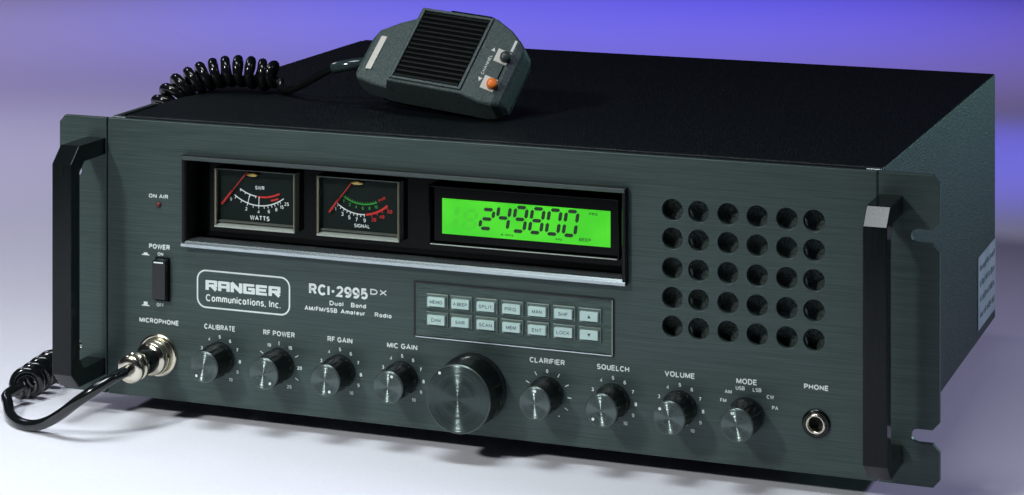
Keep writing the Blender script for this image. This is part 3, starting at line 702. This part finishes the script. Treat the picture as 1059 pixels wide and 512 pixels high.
def inmic(o, first=False):
    o.data.transform(Matrix.Scale(S, 4) @ MX @ Matrix.Scale(1 / S, 4)); return o
back = loft([section(-28, 8, 29, 3.5, 8.2, .8, 2.5), section(-14, 1.8, 41, 1.0, 8.2, .8, 3.5), section(0, 1.0, 46, -0.5, 8.2, .8, 5), section(30, 1.0, 47, -2.0, 8.2, .8, 6.5),
             section(55, 0.0, 44, 2.5, 8.2, .8, 5), section(65, 4, 37, 4.5, 8.2, .8, 2.5)], 'black')
inmic(back.build('rear_shell', mb_, bevel=0.4, angle=25))
inmic(loft([section(-29, 6.3, 31.2, 8.0, 8.9, .3, .3), section(-25.6, 3.0, 36, 8.0, 8.9, .3, .3), section(-14, 1.2, 42, 8.0, 8.9, .3, .3), section(0, -0.9, 47, 8.0, 8.9, .3, .3), section(47, -1.5, 48, 8.0, 8.9, .3, .3),
             section(61.5, -0.5, 41.6, 8.0, 8.9, .3, .3), section(65.6, 4.8, 36, 8.0, 8.9, .3, .3)], 'black').build('seam_line', mb_))
# grille: dark recess with ribs
g = MB(); g.box(2.6, 44.6, 1.2, 46.2, 30.62, 30.72, 'matte')
nr = 15
for k in range(nr):
    v0 = 1.9 + k * 3.0; ln0 = 3.4; ln1 = 43.8
    g.prism([(v0, 30.7), (v0 + 1.6, 30.7), (v0 + 1.25, 31.55), (v0 + 0.35, 31.55)], ln0, ln1, 'x', 'rib')
inmic(g.build('grille', mb_))
gb = MB()
for x0, x1, y0, y1 in ((0.9, 2.8, 0.0, 47.6), (44.4, 46.2, 0.0, 47.6), (2.8, 44.4, 0.0, 1.6), (2.8, 44.4, 46.0, 47.6)):
    gb.box(x0, x1, y0, y1, 30.5, 31.9, 'micbody')
inmic(gb.build('grille_border', mb_, bevel=0.4))
# blank name plate on the cord end
inmic(MB().box(-22.4, -18.6, 8.6, 31.0, 22.05, 22.5, 'white').build('name_plate', mb_, bevel=0.15))
# sloping end face: buttons, square seats, arrows, lettering
sl = math.atan2(30.0 - 22.4, 62.5 - 47.4)
def XF(u, v, up=0.0):
    """frame on the sloped end face: local x along slope, y across, z out of it"""
    w_ = 30.0 - (u - 47.4) * math.tan(sl)
    return Matrix.Translation((u, v, w_ + up)) @ Matrix.Rotation(sl, 4, 'Y')
for (u, v, mm, lab) in ((58.3, 28.2, 'greybtn', 'dark grey round button'), (58.0, 10.2, 'orange', 'orange round button')):
    st_ = inmic(MB().box(-4.0, 3.6, -4.1, 4.1, -0.1, 0.5, 'white', X=XF(u - 0.6, v)).build('button_seat', mb_, bevel=0.2))
    A = XF(u + 0.8, v, 0.4) @ Matrix.Rotation(R(-90), 4, 'X')
    inmic(MB().lathe([(3.0, 0.0), (3.0, -2.4), (2.6, -3.1), (1.8, -3.5), (0.5, -3.7)], (0, 0), mm, 32, X=XF(u + 0.8, v, 0.4) @ Matrix.Rotation(R(-90), 4, 'X')).build('channel_button', mb_, label=lab))
lt = MB()
XT = XF(50.6, 22.0, 0.12) @ Matrix(((0, 0, -1, 0), (1, 0, 0, 0), (0, -1, 0, 0), (0, 0, 0, 1)))
# text plane: local x -> across (v), local z -> -slope direction
XT = XF(52.2, 19.6, 0.10) @ Matrix(((0, 0, -1, 0), (1, 0, 0, 0), (0, 1, 0, 0), (0, 0, 0, 1)))
lt.text('CHANNEL', 0.8, 0, 1.6, 0, 'print', wd=13, bold=0.02, X=XT)
tri(lt, 0, 0, 1.3, True, 0, 'print'); 
k = len(lt.v) - 3
for i, (a_, c_) in enumerate(((9.8, -1.2), (9.8, 1.2), (12.2, 0))): lt.v[k + i] = tuple(XT @ Vector((a_, 0, c_)))
tri(lt, 0, 0, 1.3, True, 0, 'print'); k = len(lt.v) - 3
for i, (a_, c_) in enumerate(((-7.8, 1.2), (-7.8, -1.2), (-10.2, 0))): lt.v[k + i] = tuple(XT @ Vector((a_, 0, c_)))
lt.box(-0.7, 0.7, -3.6, 3.6, 0, 0.25, 'print', X=XF(60.4, 37.0, 0.05))
lt.box(-0.4, 0.4, -4.6, 4.6, 0, 0.12, 'black', X=XF(60.0, 19.2, 0.05))
inmic(lt.build('button_markings', mb_))
# push-to-talk bar along the upper edge
inmic(MB().prism([(15, 48.0), (17, 50.6), (42, 50.6), (46, 49.5), (47, 48.0)], 20.0, 28.8, 'z', 'black').build('talk_bar', mb_, bevel=0.6))
# stud on the back that the microphone rests on
inmic(MB().lathe([(5.0, 0), (5.0, -3), (2.6, -3.4), (2.6, -4.0)], (0, 0), 'black', 24, X=Matrix.Translation((28, 22, -5.6)) @ Matrix.Rotation(R(-90), 4, 'X')).build('hanger_stud', mb_))

# cord
def helix(path, rc, p1, p2, split, n=26, ph=0.0):
    """coil along a path: pitch p1 up to the length split, then p2"""
    P_ = catmull(path, 30); Ls = [0]
    for i in range(1, len(P_)): Ls.append(Ls[-1] + (P_[i] - P_[i - 1]).length)
    tot = Ls[-1]; turns = split / p1 + (tot - split) / p2; N_ = int(turns * n); out = []; j = 0
    up = Vector((0, 0, 1)); T0 = (P_[1] - P_[0]).normalized(); u = (up - T0 * up.dot(T0)).normalized()
    for i in range(N_ + 1):
        q_ = turns * i / N_; s_ = min(tot, q_ * p1 if q_ < split / p1 else split + (q_ - split / p1) * p2)
        while j < len(Ls) - 2 and Ls[j + 1] < s_: j += 1
        t = (s_ - Ls[j]) / max(1e-9, Ls[j + 1] - Ls[j]); c_ = P_[j].lerp(P_[j + 1], t); T = (P_[j + 1] - P_[j]).normalized()
        u = (u - T * u.dot(T)).normalized(); b_ = T.cross(u); a = ph + 2 * math.pi * turns * i / N_
        k = min(1.0, i / (n * 0.5), (N_ - i) / (n * 0.5)); k = 0.25 + 0.75 * k
        out.append(c_ + (u * math.cos(a) + b_ * math.sin(a)) * rc * k)
    return out
end = MX @ Vector((-29, 18.5, 12.5))
cord = MB()
upper = [(80, 104, 158.0), (75, 105, 158.4), (68, 103, 159.6), (60, 101.7, 160.8), (52, 100.3, 160.8), (45, 98.1, 159.8), (38, 95.9, 158.0), (31, 91.8, 154.8), (25, 88.2, 151.1), (21, 83.4, 145.5), (18.5, 80.1, 139.8), (17, 78.1, 131),
         (16, 78, 110), (14, 80, 80), (10, 84, 40), (0, 80, 10), (-14, 66, 1), (-24, 42, 0.6), (-24.5, 24, 0.6), (-22.5, 10.5, 0.2), (-20.5, -3, 0.2), (-19.5, -12, 0.4)]
hx = helix(upper, 6.6, 6.9, 11.0, 150, ph=2.2)
# straight lead from the microphone to the coil
lead = catmull([tuple(end), (136, 82, 171.5), (124, 82, 168.6), (112, 86, 162.5), (100, 91, 156.5), (90, 97, 152.6), (83, 102, 152.3), tuple(hx[0])], 10)
tail = catmull([tuple(hx[-1]), (-21.0, -22, -1.2), (-16.5, -28.5, -3.6), (-7.8, -39.5, -5.9), (3.1, -48.3, -6.45), (14, -51.5, -5.9), (24.3, -54, -2.1), (35.5, -58, 4.7), (45.3, -60, 12.0), (53.9, -57, 18.2), (59.4, -50, 22.4), (61.3, -42, 23.6), (61.4, -34, 23.6)], 12)
cord.tube(lead[:-1], 2.3, 'cable'); cord.tube(hx, 2.75, 'cable', 12); cord.tube(tail[1:], 2.9, 'cable', 16)
co = Q(cord.build('coiled_cord', mic))
k = len(lead) // 1
Q(MB().tube(lead[:20], 3.3, 'sleeve', 20).build('strain_relief', mic))
pg = MB().lathe([(8.9, -6.5), (8.9, -12.2), (8.3, -13.2), (6.6, -13.6), (6.5, -25.5), (7.4, -26.2), (7.4, -29.0), (6.2, -29.5), (6.2, -30.3), (7.3, -30.8), (7.3, -34.2), (6.2, -35.2), (3.4, -35.4)], (61.4, 23.6), 'nickel', 48)
Q(pg.build('plug', mic))
Q(MB().lathe([(6.65, -14.2), (6.75, -14.6), (6.75, -25.0), (6.6, -25.3)], (61.4, 23.6), 'black', 40).build('plug_sleeve', mic))
